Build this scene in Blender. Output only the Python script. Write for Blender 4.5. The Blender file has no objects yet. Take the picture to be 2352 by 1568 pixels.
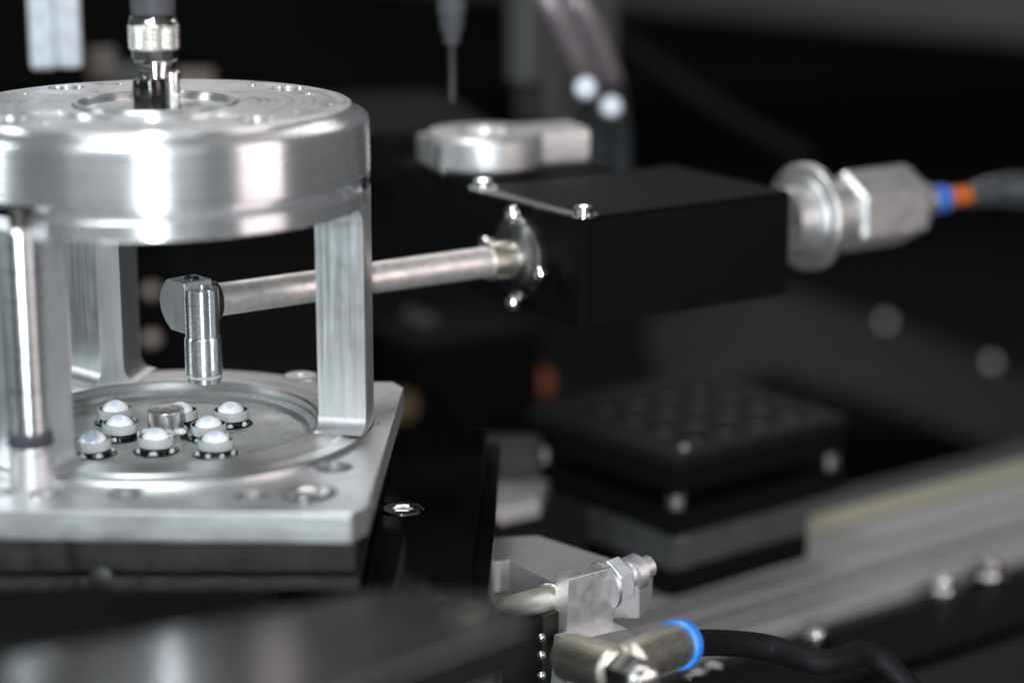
import bpy, bmesh, math, random
from mathutils import Vector, Matrix, noise
random.seed(4)
PI = math.pi
R_ = math.radians
SC = 0.001                                  # everything below is written in millimetres
scene = bpy.context.scene
COL = scene.collection

# ------------------------------------------------------------------ camera
CAM = Vector((66.74, -405.7, 113.55))
PITCH, FPX = 0.243112, 4999.17              # pitch down, focal length in pixels of a 2352 px wide picture
cam_d = bpy.data.cameras.new('camera')
cam = bpy.data.objects.new('camera', cam_d); COL.objects.link(cam)
cam.location = CAM * SC
cam.rotation_euler = (PI / 2 - PITCH, 0, 0)
cam_d.sensor_width = 36; cam_d.lens = 36 * FPX / 2352
cam_d.clip_start = 0.01; cam_d.clip_end = 20
cam_d.dof.use_dof = True; cam_d.dof.focus_distance = 0.427; cam_d.dof.aperture_fstop = 5.8
cam_d.dof.aperture_blades = 0
scene.camera = cam

# ------------------------------------------------------------------ world and lamps
w = bpy.data.worlds.new('World'); scene.world = w; w.use_nodes = True
w.node_tree.nodes['Background'].inputs[0].default_value = (0.55, 0.6, 0.62, 1)
w.node_tree.nodes['Background'].inputs[1].default_value = 0.10

def lamp(name, loc, target, size, power, color):
    d = bpy.data.lights.new(name, 'AREA'); d.shape = 'RECTANGLE'
    d.size, d.size_y = size[0] * SC, size[1] * SC
    d.energy = power; d.color = color
    o = bpy.data.objects.new(name, d); COL.objects.link(o)
    o.location = Vector(loc) * SC
    o.rotation_euler = (Vector(target) - Vector(loc)).to_track_quat('-Z', 'Y').to_euler()
    return o
lamp('strip_lamp', (78, -720, 130), (0, 0, 20), (24, 560), 5.6, (0.86, 0.95, 1.0))
lamp('warm_lamp', (720, -360, 200), (20, 0, 20), (360, 560), 1.9, (1.0, 0.88, 0.86))
lamp('rear_lamp', (60, 760, 640), (0, 0, 0), (700, 240), 1.6, (1.0, 0.96, 0.94))
lamp('overhead_lamp', (-150, -120, 900), (0, 0, 0), (320, 320), 4.0, (0.95, 0.98, 1.0))
lamp('front_fill', (-60, -1000, 560), (0, 0, 20), (1500, 800), 3.6, (0.93, 0.97, 1.0))  # added broad fill light, lifts the mid-greys of the metal
lamp('side_lamp', (-700, -120, 260), (0, 0, 20), (160, 400), 1.6, (0.85, 0.97, 1.0))

scene.view_settings.view_transform = 'Standard'; scene.view_settings.look = 'None'
scene.view_settings.exposure = 0.22; scene.view_settings.gamma = 1
scene.render.engine = 'CYCLES'
scene.cycles.use_denoising = True
scene.cycles.sample_clamp_indirect = 6
scene.cycles.max_bounces = 8
scene.cycles.caustics_reflective = True

# ------------------------------------------------------------------ where a picture point lies in the place
_f = Vector((0, math.cos(PITCH), -math.sin(PITCH))); _u = Vector((0, math.sin(PITCH), math.cos(PITCH)))
def ray(x, y): return _f + Vector((1, 0, 0)) * ((x - 1176) / FPX) + _u * ((784 - y) / FPX)
def at(x, y, d): return CAM + ray(x, y) * d
def onz(x, y, z): r = ray(x, y); return CAM + r * ((z - CAM.z) / r.z)
def ony(x, y, Y): r = ray(x, y); return CAM + r * ((Y - CAM.y) / r.y)
def zpx(y, X, Y): return ony(1176 + FPX * (X - CAM.x) / (Y - CAM.y), y, Y).z

# ------------------------------------------------------------------ materials
def nodes(name):
    m = bpy.data.materials.new(name); m.use_nodes = True
    nt = m.node_tree
    return m, nt, nt.nodes['Principled BSDF']
def N(nt, t, **kw):
    n = nt.nodes.new(t)
    for k, v in kw.items(): setattr(n, k, v)
    return n
def ramp(nt, src, p0, c0, p1, c1):
    r = N(nt, 'ShaderNodeValToRGB'); e = r.color_ramp.elements
    e[0].position, e[0].color = p0, (c0, c0, c0, 1) if isinstance(c0, float) else (*c0, 1)
    e[1].position, e[1].color = p1, (c1, c1, c1, 1) if isinstance(c1, float) else (*c1, 1)
    nt.links.new(src, r.inputs[0]); return r.outputs[0]
def noise_tex(nt, scale, vec=None, detail=3, rough=.5):
    n = N(nt, 'ShaderNodeTexNoise'); n.inputs['Scale'].default_value = scale
    n.inputs['Detail'].default_value = detail; n.inputs['Roughness'].default_value = rough
    if vec: nt.links.new(vec, n.inputs['Vector'])
    return n.outputs[0]
def metal(name, col=(.8, .81, .82), rough=.28, var=.08, stretch=(1, 1, 1), nscale=400, bump=.0, aniso=0, axis=None,
          blotch=.0, blotch_scale=90, metallic=1.0, lines=.08):
    """metal with machining marks: noise stretched along the cut, blotches of oxide, optional turned (radial) anisotropy"""
    m, nt, b = nodes(name)
    tc = N(nt, 'ShaderNodeTexCoord')
    mp = N(nt, 'ShaderNodeMapping'); mp.inputs['Scale'].default_value = stretch
    src = tc.outputs['Object']
    if axis is not None:                     # turned part: noise laid out in radius and height
        sp = N(nt, 'ShaderNodeSeparateXYZ'); nt.links.new(src, sp.inputs[0])
        a, bb = {2: (0, 1), 0: (1, 2), 1: (0, 2)}[axis]
        ln = N(nt, 'ShaderNodeMath', operation='POWER'); ln2 = N(nt, 'ShaderNodeMath', operation='POWER')
        nt.links.new(sp.outputs[a], ln.inputs[0]); ln.inputs[1].default_value = 2
        nt.links.new(sp.outputs[bb], ln2.inputs[0]); ln2.inputs[1].default_value = 2
        ad = N(nt, 'ShaderNodeMath', operation='ADD'); nt.links.new(ln.outputs[0], ad.inputs[0]); nt.links.new(ln2.outputs[0], ad.inputs[1])
        sq = N(nt, 'ShaderNodeMath', operation='SQRT'); nt.links.new(ad.outputs[0], sq.inputs[0])
        cb = N(nt, 'ShaderNodeCombineXYZ'); nt.links.new(sq.outputs[0], cb.inputs[0]); nt.links.new(sp.outputs[axis], cb.inputs[1])
        src2 = cb.outputs[0]
    else: src2 = src
    nt.links.new(src2, mp.inputs[0])
    n1 = noise_tex(nt, nscale, mp.outputs[0], 4, .6)
    n2 = noise_tex(nt, blotch_scale, src, 5, .62)
    rr = ramp(nt, n1, .3, max(.02, rough - var), .7, rough + var)
    mx = N(nt, 'ShaderNodeMath', operation='MULTIPLY_ADD'); nt.links.new(ramp(nt, n2, .35, 0., .7, 1.), mx.inputs[0])
    mx.inputs[1].default_value = blotch; nt.links.new(rr, mx.inputs[2])
    nt.links.new(mx.outputs[0], b.inputs['Roughness'])
    mc = N(nt, 'ShaderNodeMix', data_type='RGBA')
    nt.links.new(ramp(nt, n2, .4, 0., .72, 1.), mc.inputs[0])
    mc.inputs[6].default_value = (*col, 1); k = 1 - min(.8, blotch * 1.6)
    mc.inputs[7].default_value = (col[0] * k, col[1] * k, col[2] * k * 1.01, 1)
    mm = N(nt, 'ShaderNodeMix', data_type='RGBA', blend_type='MULTIPLY'); mm.inputs[0].default_value = 1
    nt.links.new(mc.outputs[2], mm.inputs[6]); nt.links.new(ramp(nt, n1, .3, 1 - lines, .65, 1.), mm.inputs[7])
    nt.links.new(mm.outputs[2], b.inputs['Base Color'])
    b.inputs['Metallic'].default_value = metallic
    if bump:
        bp = N(nt, 'ShaderNodeBump'); bp.inputs['Strength'].default_value = bump; bp.inputs['Distance'].default_value = .00006
        nt.links.new(n1, bp.inputs['Height']); nt.links.new(bp.outputs[0], b.inputs['Normal'])
    if aniso:
        b.inputs['Anisotropic'].default_value = aniso; b.inputs['Anisotropic Rotation'].default_value = .25
        cr = N(nt, 'ShaderNodeVectorMath', operation='CROSS_PRODUCT'); ax = [0, 0, 0]; ax[axis if axis is not None else 2] = 1
        if axis is None:
            cr.inputs[0].default_value = (1, 0, 0); cr.inputs[1].default_value = (0, 1, 0)
        else:
            cr.inputs[0].default_value = ax; nt.links.new(src, cr.inputs[1])
        vt = N(nt, 'ShaderNodeVectorTransform', vector_type='VECTOR', convert_from='OBJECT', convert_to='WORLD')
        nt.links.new(cr.outputs[0], vt.inputs[0])
        nm = N(nt, 'ShaderNodeVectorMath', operation='NORMALIZE'); nt.links.new(vt.outputs[0], nm.inputs[0])
        nt.links.new(nm.outputs[0], b.inputs['Tangent'])
    return m
def plain(name, col, rough=.4, metallic=0., coat=0., spec=.5, var=.06, bump=0., nscale=250, cvar=.25, trans=0., ior=1.45):
    m, nt, b = nodes(name)
    tc = N(nt, 'ShaderNodeTexCoord')
    n1 = noise_tex(nt, nscale, tc.outputs['Object'], 4, .6)
    nt.links.new(ramp(nt, n1, .3, max(.02, rough - var), .7, rough + var), b.inputs['Roughness'])
    nt.links.new(ramp(nt, n1, .3, tuple(c * (1 - cvar) for c in col), .7, tuple(min(1, c * (1 + cvar * .5)) for c in col)), b.inputs['Base Color'])
    b.inputs['Metallic'].default_value = metallic; b.inputs['Coat Weight'].default_value = coat
    b.inputs['Specular IOR Level'].default_value = spec; b.inputs['Transmission Weight'].default_value = trans
    b.inputs['IOR'].default_value = ior
    if bump:
        bp = N(nt, 'ShaderNodeBump'); bp.inputs['Strength'].default_value = bump; bp.inputs['Distance'].default_value = .0001
        nt.links.new(n1, bp.inputs['Height']); nt.links.new(bp.outputs[0], b.inputs['Normal'])
    return m
def dome_mat(name, refl_spot, col):
    """opal white cap with a lamp reflection painted on as a bluish spot"""
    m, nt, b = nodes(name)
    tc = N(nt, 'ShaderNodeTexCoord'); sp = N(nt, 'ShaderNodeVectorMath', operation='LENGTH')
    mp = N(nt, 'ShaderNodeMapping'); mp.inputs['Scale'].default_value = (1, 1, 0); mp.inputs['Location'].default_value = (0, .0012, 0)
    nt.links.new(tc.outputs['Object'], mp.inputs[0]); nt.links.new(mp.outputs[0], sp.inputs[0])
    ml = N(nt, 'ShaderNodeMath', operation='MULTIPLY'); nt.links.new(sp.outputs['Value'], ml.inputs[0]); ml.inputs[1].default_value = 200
    nt.links.new(ramp(nt, ml.outputs[0], refl_spot * 200 * .6, col, refl_spot * 200, (.97, .97, .97)), b.inputs['Base Color'])
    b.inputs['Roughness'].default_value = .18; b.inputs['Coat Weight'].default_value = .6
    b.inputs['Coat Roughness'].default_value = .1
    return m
M = {}
M['turned'] = metal('turned_aluminium', (.90, .90, .91), .25, .07, (1, 1, 1), 1700, .10, .94, 2, .10, 140, metallic=.9, lines=.14)
M['turned_top'] = metal('faced_aluminium', (.70, .70, .70), .30, .08, (1, 1, 1), 1500, .2, .3, 2, .28, 110, metallic=.9, lines=.13)
M['milled'] = metal('milled_aluminium', (.86, .87, .88), .32, .06, (1, 1, .03), 1500, .06, 0, None, .09, 260, metallic=.92, lines=.12)
M['plate'] = metal('plate_aluminium', (.74, .74, .74), .34, .07, (.05, 1, 1), 1500, .15, 0, None, .12, 200, metallic=.9, lines=.14)
M['blast'] = metal('dusty_aluminium', (.56, .56, .55), .5, .1, (1, 1, 1), 1300, .6, 0, None, .15, 130, metallic=.5, lines=.35)
M['tube'] = metal('turned_tube', (.86, .87, .88), .24, .06, (1, 1, 1), 6000, .12, .8, 2, .05, 110)
M['fit'] = metal('dull_fitting_metal', (.66, .645, .64), .38, .08, (1, 1, 1), 500, .1, 0, None, .15, 120, metallic=.9)
M['land'] = metal('polished_land', (.76, .76, .75), .32, .05, (1, 1, 1), 7000, .06, .4, 2, .05, 60)
M['chrome'] = metal('bright_nickel', (.80, .79, .77), .12, .05, (1, 1, 1), 600, 0, 0, None, .03)
M['steel'] = metal('ground_steel', (.70, .66, .64), .3, .06, (1, 1, 1), 900, .25, 0, None, .1, 200)
M['brass'] = metal('nickel_brass', (.82, .78, .68), .36, .05, (1, 1, 1), 900, .05, 0, None, .06)
M['tin'] = metal('satin_bracket_metal', (.74, .73, .74), .40, .08, (1, 1, 1), 400, .15, 0, None, .12, 150, metallic=.85)
M['zinc'] = metal('bright_zinc', (.84, .85, .87), .2, .06, (1, 1, 1), 500, .1, 0, None, .1, 150)
M['rail'] = metal('anodised_extrusion', (.38, .365, .36), .45, .05, (1, 1, 1), 900, .06, 0, None, .04, metallic=.35)
M['darksteel'] = metal('blackened_steel', (.075, .075, .065), .38, .1, (1, 1, 1), 300, .2, 0, None, .25, 60)
M['black'] = plain('black_anodising', (.0032, .0032, .0035), .58, spec=.07, bump=.1, nscale=1800)
M['deck'] = plain('semi_gloss_black', (.010, .010, .010), .17, spec=.6, var=.03, nscale=500)
M['blackplastic'] = plain('black_moulding', (.006, .006, .0064), .5, spec=.2, bump=.1, nscale=900)
M['gloss'] = plain('black_mirror_plate', (.004, .004, .005), .045, spec=.6, var=.02, nscale=300)
M['rubber'] = plain('grey_rubber', (.06, .06, .068), .55, spec=.3, bump=.2, nscale=1200)
M['dark'] = plain('dark_enclosure', (.006, .006, .006), .6, spec=.1)
M['greyblue'] = plain('pale_blue_grey_plastic', (.60, .64, .70), .5)
M['blue'] = plain('blue_release_ring', (.04, .22, .75), .35); M['dimblue'] = plain('dull_blue', (.04, .13, .45), .45); M['dimorange'] = plain('dull_orange', (.45, .10, .015), .5)
M['orange'] = plain('orange_collar', (.85, .20, .02), .4); M['rust'] = plain('dim_orange', (.25, .05, .01), .5)
M['amber'] = plain('amber_part', (.09, .045, .006), .5)
M['hose'] = plain('translucent_hose', (.16, .135, .145), .16, spec=1.0)
M['rubberblack'] = plain('black_rubber', (.007, .007, .008), .6, spec=.15)
M['darkhose'] = plain('dark_hose', (.035, .04, .045), .3)
M['frost'] = plain('frosted_glass_flange', (.80, .82, .82), .22, trans=.45, var=.04, nscale=300, cvar=.02)
M['glue'] = plain('white_glue', (.85, .86, .86), .25, coat=.4, trans=.25, cvar=.03)
M['lensblack'] = plain('black_lens_barrel', (.006, .006, .007), .1, spec=.7)
M['darkring'] = metal('dark_bezel', (.13, .13, .13), .15, .04, (1, 1, 1), 900)
M['dome'] = dome_mat('opal_dome', .0010, (.68, .80, .95))  # pale blue spot painted in for the lamp reflection on the dome
M['dome_wide'] = dome_mat('opal_dome_wide_refl', .0020, (.36, .42, .52))
M['greyplate'] = plain('dark_grey_paint', (.045, .045, .045), .45, spec=.4)
M['covergrey'] = plain('cover_grey', (.021, .021, .021), .45, spec=.35)
M['railslot'] = plain('grey_slot_floor', (.03, .03, .027), .5)
M['wellgrey'] = plain('grey_well_pad', (.24, .215, .215), .45)
M['copperish'] = plain('brownish_bracket', (.12, .095, .08), .5)
M['copper'] = plain('rust_red_edge', (.22, .05, .02), .4)

# ------------------------------------------------------------------ mesh helpers
def frame(P, z=(0, 0, 1), x=None):
    z = Vector(z).normalized()
    if x is None: x = Vector((0, 0, 1)) if abs(z.z) < .9 else Vector((1, 0, 0))
    x = Vector(x); x = (x - z * x.dot(z)).normalized(); y = z.cross(x)
    m = Matrix((x, y, z)).transposed().to_4x4(); m.translation = Vector(P); return m
def BM(): return bmesh.new()
def lathe(bm, F, prof, n=48, cap=True, ang=2 * PI):
    """prof: (radius, height) pairs"""
    rings = []
    for r, h in prof:
        if r < 1e-6: rings.append([bm.verts.new(F @ Vector((0, 0, h)))])
        else: rings.append([bm.verts.new(F @ Vector((r * math.cos(2 * PI * k / n), r * math.sin(2 * PI * k / n), h))) for k in range(n)])
    for a, b in zip(rings, rings[1:]):
        for k in range(n):
            k2 = (k + 1) % n
            if len(a) == 1 and len(b) == 1: continue
            if len(a) == 1: bm.faces.new((a[0], b[k], b[k2]))
            elif len(b) == 1: bm.faces.new((a[k], a[k2], b[0]))
            else: bm.faces.new((a[k], a[k2], b[k2], b[k]))
    if cap:
        if len(rings[0]) > 1: bm.faces.new(list(reversed(rings[0])))
        if len(rings[-1]) > 1: bm.faces.new(rings[-1])
    return bm
def prism(bm, F, poly, h0, h1, bevel=0, segs=2):
    t = BM()
    a = [t.verts.new((x, y, h0)) for x, y in poly]; b = [t.verts.new((x, y, h1)) for x, y in poly]
    t.faces.new(list(reversed(a))); t.faces.new(b)
    for k in range(len(poly)):
        k2 = (k + 1) % len(poly); t.faces.new((a[k], a[k2], b[k2], b[k]))
    bmesh.ops.recalc_face_normals(t, faces=t.faces)
    if bevel: bmesh.ops.bevel(t, geom=list(t.edges), offset=bevel, segments=segs, profile=.6, affect='EDGES', clamp_overlap=True)
    merge(bm, t, F); return bm
def merge(bm, t, F=Matrix()):
    t.verts.ensure_lookup_table()
    mp = [bm.verts.new(F @ v.co) for v in t.verts]; t.verts.index_update()
    for f in t.faces:
        try: bm.faces.new([mp[v.index] for v in f.verts])
        except ValueError: pass
    t.free()
def box(bm, F, x0, x1, y0, y1, z0, z1, bevel=.3, segs=2):
    return prism(bm, F, [(x0, y0), (x1, y0), (x1, y1), (x0, y1)], z0, z1, bevel, segs)
def tube(bm, pts, r, n=20, cap=True):
    """swept round tube through pts (Catmull-Rom smoothed)"""
    P = [Vector(p) for p in pts]; Q = []
    for i in range(len(P) - 1):
        p0 = P[max(0, i - 1)]; p1 = P[i]; p2 = P[i + 1]; p3 = P[min(len(P) - 1, i + 2)]
        for s in range(6 if len(P) > 2 else 1):
            t = s / (6 if len(P) > 2 else 1)
            Q.append(.5 * ((2 * p1) + (p2 - p0) * t + (2 * p0 - 5 * p1 + 4 * p2 - p3) * t * t + (3 * p1 - p0 - 3 * p2 + p3) * t ** 3))
    Q.append(P[-1]); up = None; rings = []
    for i, q in enumerate(Q):
        d = (Q[min(i + 1, len(Q) - 1)] - Q[max(i - 1, 0)]).normalized()
        if up is None: up = d.orthogonal().normalized()
        up = (up - d * up.dot(d)).normalized(); s = d.cross(up)
        rr = r(i / (len(Q) - 1)) if callable(r) else r
        rings.append([bm.verts.new(q + (up * math.cos(2 * PI * k / n) + s * math.sin(2 * PI * k / n)) * rr) for k in range(n)])
    for a, b in zip(rings, rings[1:]):
        for k in range(n): bm.faces.new((a[k], a[(k + 1) % n], b[(k + 1) % n], b[k]))
    if cap: bm.faces.new(list(reversed(rings[0]))); bm.faces.new(rings[-1])
    return bm
ORG = {}
def obj(name, bm, mat, parent=None, label=None, sharp=32):
    """link bm (written in world millimetres) as one mesh object, its origin on its parent's"""
    o0 = ORG.get(root_of(parent).name, Vector()) if parent else Vector()
    bmesh.ops.recalc_face_normals(bm, faces=bm.faces)
    for v in bm.verts: v.co = (v.co - o0) * SC
    me = bpy.data.meshes.new(name); bm.to_mesh(me); bm.free()
    me.materials.append(M[mat] if isinstance(mat, str) else mat)
    for p in me.polygons: p.use_smooth = True
    me.set_sharp_from_angle(angle=R_(sharp))
    o = bpy.data.objects.new(name, me); COL.objects.link(o)
    if parent: o.parent = parent
    if label: o['label'] = label
    wn(o)
    return o
def wn(o):
    m_ = o.modifiers.new('weighted', 'WEIGHTED_NORMAL'); m_.keep_sharp = True
def root_of(o):
    while o.parent: o = o.parent
    return o
def thing(name, label, cat, loc=(0, 0, 0), group=None):
    o = bpy.data.objects.new(name, None); COL.objects.link(o)
    o.empty_display_size = .005
    o.location = Vector(loc) * SC; ORG[o.name] = Vector(loc)
    o['label'] = label; o['category'] = cat
    if group: o['group'] = group
    return o
def copy_tree(o, parent=None):
    c = o.copy(); COL.objects.link(c)
    if parent: c.parent = parent
    for ch in list(o.children): copy_tree(ch, c)
    return c
def place_copy(src, loc, label=None, rz=0):
    c = copy_tree(src); c.location = Vector(loc) * SC; c.rotation_euler = (0, 0, rz)
    if label: c['label'] = label
    return c
def struct(o, kind='structure'): o['kind'] = kind; return o
def cut(o, cutters):
    """boolean the cutter bmeshes out of o and keep the plain result"""
    root = ORG.get(root_of(o).name, Vector())
    bm = BM()
    for c in cutters:
        merge(bm, c)
    bmesh.ops.recalc_face_normals(bm, faces=bm.faces)
    for v in bm.verts: v.co = (v.co - root) * SC
    me = bpy.data.meshes.new('cutter'); bm.to_mesh(me); bm.free()
    co = bpy.data.objects.new('cutter', me); COL.objects.link(co); co.location = root * SC
    o.modifiers.clear()
    md = o.modifiers.new('cut', 'BOOLEAN'); md.operation = 'DIFFERENCE'; md.object = co; md.solver = 'EXACT'; md.use_self = True
    bpy.context.view_layer.update()
    dg = bpy.context.evaluated_depsgraph_get()
    new = bpy.data.meshes.new_from_object(o.evaluated_get(dg), depsgraph=dg)
    o.modifiers.clear(); old = o.data; mats = list(old.materials); o.data = new
    if len(new.polygons) < 10: o.data = old; new = old
    new.materials.clear()
    for m_ in mats: new.materials.append(m_)
    for p in new.polygons: p.use_smooth = True; p.material_index = 0
    new.set_sharp_from_angle(angle=R_(32))
    wn(o)
    bpy.data.objects.remove(co); bpy.data.meshes.remove(me)
def cyl(P, r, h0, h1, z=(0, 0, 1), n=40): return lathe(BM(), frame(P, z), [(r, h0), (r, h1)], n)
def hexprof(r): return [(r * math.cos(PI / 3 * k), r * math.sin(PI / 3 * k)) for k in range(6)]
def screw(parent, P, z, r, h, mat='chrome', socket=True, name='screw', washer=None):
    """socket-head screw: rounded head, hexagonal socket sunk into it; returns the head"""
    F = frame(P, z); bm = BM()
    rs = r * .5; hs = h * .6
    n = 36
    prof = [(r, 0), (r, h * .82), (r * .9, h)]
    rings = []
    for rr, hh in prof: rings.append([bm.verts.new(F @ Vector((rr * math.cos(2 * PI * k / n), rr * math.sin(2 * PI * k / n), hh))) for k in range(n)])
    def hx(k, q):
        a = 2 * PI * k / n; s = (a % (PI / 3)) - PI / 6
        d = q * math.cos(PI / 6) / math.cos(s); return d * math.cos(a), d * math.sin(a)
    for hh, q in ((h, rs * 1.12), (h - .12 * r, rs), (h - hs, rs)):
        rings.append([bm.verts.new(F @ Vector((*hx(k, q), hh))) for k in range(n)])
    for a, b in zip(rings, rings[1:]):
        for k in range(n): bm.faces.new((a[k], a[(k + 1) % n], b[(k + 1) % n], b[k]))
    bm.faces.new(list(reversed(rings[0]))); bm.faces.new(rings[-1])
    o = obj(name, bm, mat, parent)
    if washer:
        lathe(bw := BM(), frame(P, z), [(r * .9, -washer), (r * 1.5, -washer), (r * 1.5, -.05), (r * .9, -.05)], 36, False)
        obj('washer', bw, mat, o)
    return o

# ================================================================== SETTING
bm = BM(); box(bm, Matrix(), -700, 1100, -330, 1500, -150, -140, 1); struct(obj('machine_bed', bm, 'dark'))
bm = BM(); box(bm, Matrix(), -900, 1400, 1500, 1530, -150, 170, 1); struct(obj('back_wall', bm, 'dark'))

# ================================================================== CAGE FIXTURE
ZP, ZF, ZT = -4.0, -2.5, 58.8
cage = thing('cage_fixture', 'round silver metal cage with three upright posts around the lens tray', 'fixture', (0, 0, 0))
lathe(bm := BM(), frame((0, 0, 0)), [(29, -7.2), (29, ZF - .5), (29.4, ZF - .05), (29.7, ZF), (36.4, ZF), (36.7, ZF - .25), (39.6, ZF - .45), (40, ZF - .8),
                                     (40, ZP + .05), (32, ZP + .05), (32, -7.2)], 160, False)
bm.faces.ensure_lookup_table()
obj('base_ring', bm, 'land', cage, sharp=20)
# upper ring, its neck and the ledge
lathe(bm := BM(), frame((0, 0, 0)), [(30.6, 40.2), (30.6, 45.6), (37, 45.6), (37, 44.7), (37.2, 44.55), (39.6, 43.75), (40, 43.4), (40, 40.6), (39.7, 40.2), (30.6, 40.2)], 160, False)
obj('upper_ring', bm, 'turned', cage, sharp=20)
def post(o0, o1, i0, i1, n=12):
    b = BM(); levels = []; r = 3.2; z0, z1 = ZF - .02, 40.3
    hs = [r * (1 - math.cos(PI / 2 * i / 6)) for i in range(7)]
    zs = [z0 + h for h in hs] + [z0 + r + 4 + i * (z1 - z0 - 2 * r - 8) / 6 for i in range(7)] + [z1 - h for h in reversed(hs)]
    for z in zs:
        h = min(z - z0, z1 - z); off = r - math.sqrt(max(0, r * r - (r - h) ** 2)) if h < r else 0
        pts = []
        for R, a0, a1, sgn in ((39.98, o0, o1, 1), (30.62, i0, i1, -1)):
            for i in range(n + 1):
                t = (-1 + 2 * i / n) * sgn
                a = R_((a0 + a1) / 2) + t * (R_((a1 - a0) / 2) + off / R)
                pts.append(b.verts.new((R * math.cos(a), R * math.sin(a), z)))
        levels.append(pts)
    for A, B_ in zip(levels, levels[1:]):
        m_ = len(A)
        for k in range(m_): b.faces.new((A[k], A[(k + 1) % m_], B_[(k + 1) % m_], B_[k]))
    b.faces.new(list(reversed(levels[0]))); b.faces.new(levels[-1])
    return obj('post', b, 'milled', cage, sharp=28)
post(-12.5, 17, -12.5, 22); post(106.5, 128, 115.5, 124.5); post(214, 246, 214, 246)
for azc in (-3.5, 116.5, 236.5):
    b = BM(); pts = [(r * math.cos(R_(azc + a)), r * math.sin(R_(azc + a))) for r, rg in ((39.95, range(-9, 10, 2)), (35.5, range(9, -10, -2))) for a in rg]
    prism(b, Matrix(), pts, 43.45, 45.5, .25, 2); obj('pad', b, 'darkring', cage)
# tray inside
lathe(bm := BM(), frame((0, 0, 0)), [(28.9, -7.2), (28.9, -4.6), (28.4, -4.4), (26.4, -6.2), (26, -6.3), (0, -6.3), (0, -7.6), (28.9, -7.6), (28.9, -7.2)], 128, False)
bmesh.ops.remove_doubles(bm, verts=bm.verts, dist=1e-4)
tray = obj('tray_floor', bm, 'blast', cage, sharp=20)
lathe(bm := BM(), frame((0, 0, 0)), [(26.6, -6.0), (27.2, -5.4), (27.5, -5.2), (27.3, -5.7)], 128, False)
obj('groove_ring', bm, 'land', cage)

# lens places on the tray
LENS = [((-12.0, 10.9), 'back left'), ((-9.4, .2), ''), ((-12.4, -10.8), ''), ((-.9, -9.0), ''), ((.9, 9.6), ''), ((8.0, -.4), ''), ((10.6, -10.8), ''), ((11.0, 9.7), '')]
FL = -6.3
for (x, y), _ in LENS:
    lathe(bm := BM(), frame((x, y, FL)), [(3.5, .03), (3.5, .22), (4.1, .26), (4.35, .12), (4.4, .03)], 40, False)
    obj('socket_rim', bm, 'darkring', cage)

# ================================================================== LENSES
def make_lens(label, refl_spot='dome', seed=0):
    t = thing('lens', label, 'lens', (0, 0, 0), 'white domed lenses standing on the round tray')
    rnd = random.Random(seed)
    lathe(bm := BM(), frame((0, 0, 0)), [(3.3, .02), (3.3, 1.55), (3.0, 1.6), (0, 1.6)], 48, False); obj('barrel', bm, 'lensblack', t)
    lathe(bm := BM(), frame((0, 0, 0)), [(3.2, 1.3), (3.35, 1.22), (3.45, 1.4), (3.45, 2.9), (3.4, 3.03), (3.3, 3.06), (3.24, 2.95), (3.2, 1.6), (3.2, 1.3)], 56, False)
    obj('glass_flange', bm, 'frost', t)
    lathe(bm := BM(), frame((0, 0, 0)), [(3.2, 2.7), (3.2, 2.98), (3.1, 3.0), (2.8, 2.86), (2.5, 2.86), (2.4, 1.7), (2.9, 1.7)], 56, False); obj('bezel', bm, 'darkring', t)
    R = 3.05; base = 2.6; prof = []
    hh = 1.62
    rad = (base * base + hh * hh) / (2 * hh)
    amax = math.asin(base / rad)
    for i in range(13):
        a = amax * (1 - i / 12); prof.append((rad * math.sin(a) if i < 12 else 0, 2.95 + hh - rad + rad * math.cos(a)))
    lathe(bm := BM(), frame((0, 0, 0)), [(base, 2.2)] + prof, 56, False); obj('dome', bm, refl_spot, t, sharp=60)
    return t
def glue(t, seed, n):
    rnd = random.Random(seed)
    for i in range(n):
        a = R_(-90) + (i - (n - 1) / 2) * R_(300 / max(n, 1)) + rnd.uniform(-.2, .2)
        rx, rz = rnd.uniform(.55, 1.0), rnd.uniform(.5, .95)
        b = BM(); bmesh.ops.create_icosphere(b, subdivisions=2, radius=1)
        F = Matrix.Translation((3.5 * math.cos(a), 3.5 * math.sin(a), .25)) @ Matrix.Rotation(a + PI / 2, 4, 'Z')
        for v in b.verts:
            k = 1 + .22 * noise.noise(v.co * 1.7 + Vector((seed * 3, i, 0)))
            v.co = F @ Vector((v.co.x * rx * k, v.co.y * .42 * k, v.co.z * rz * k))
        for v in b.verts: v.co.z = max(v.co.z, .03)
        o = obj('glue_drop', b, 'glue', None, sharp=180); o.parent = t
LL = ['domed lens in the back row nearest to the rear post, left of the steel peg',
      'domed lens just left of the steel peg, overlapping the lens behind it',
      'front left domed lens with a wide grey painted reflection beside the front post',
      'domed lens standing right in front of the steel peg',
      'domed lens mostly hidden behind the steel peg',
      'domed lens right of the peg, behind the front right lens',
      'front right domed lens with white glue blobs round its foot',
      'domed lens standing apart at the back right of the tray']
ng = [3, 3, 4, 5, 3, 4, 6, 5]
lens0 = make_lens(LL[0]); protos = []
for i, ((x, y), _) in enumerate(LENS):
    t = lens0 if i == 0 else copy_tree(lens0)
    t['label'] = LL[i]; t.location = Vector((x, y, FL)) * SC; t.rotation_euler = (R_([1.5, -1, 2.2, -.8, 0, 1.2, -1.6, .6][i]), R_([-1, 1.4, -2.4, .6, 0, -1.3, 1.2, .3][i]), 0)
    protos.append(t)
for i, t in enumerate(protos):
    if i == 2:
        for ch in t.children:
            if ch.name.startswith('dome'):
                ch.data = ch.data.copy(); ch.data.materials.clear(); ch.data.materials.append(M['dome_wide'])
    glue(t, i + 3, ng[i])

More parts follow.
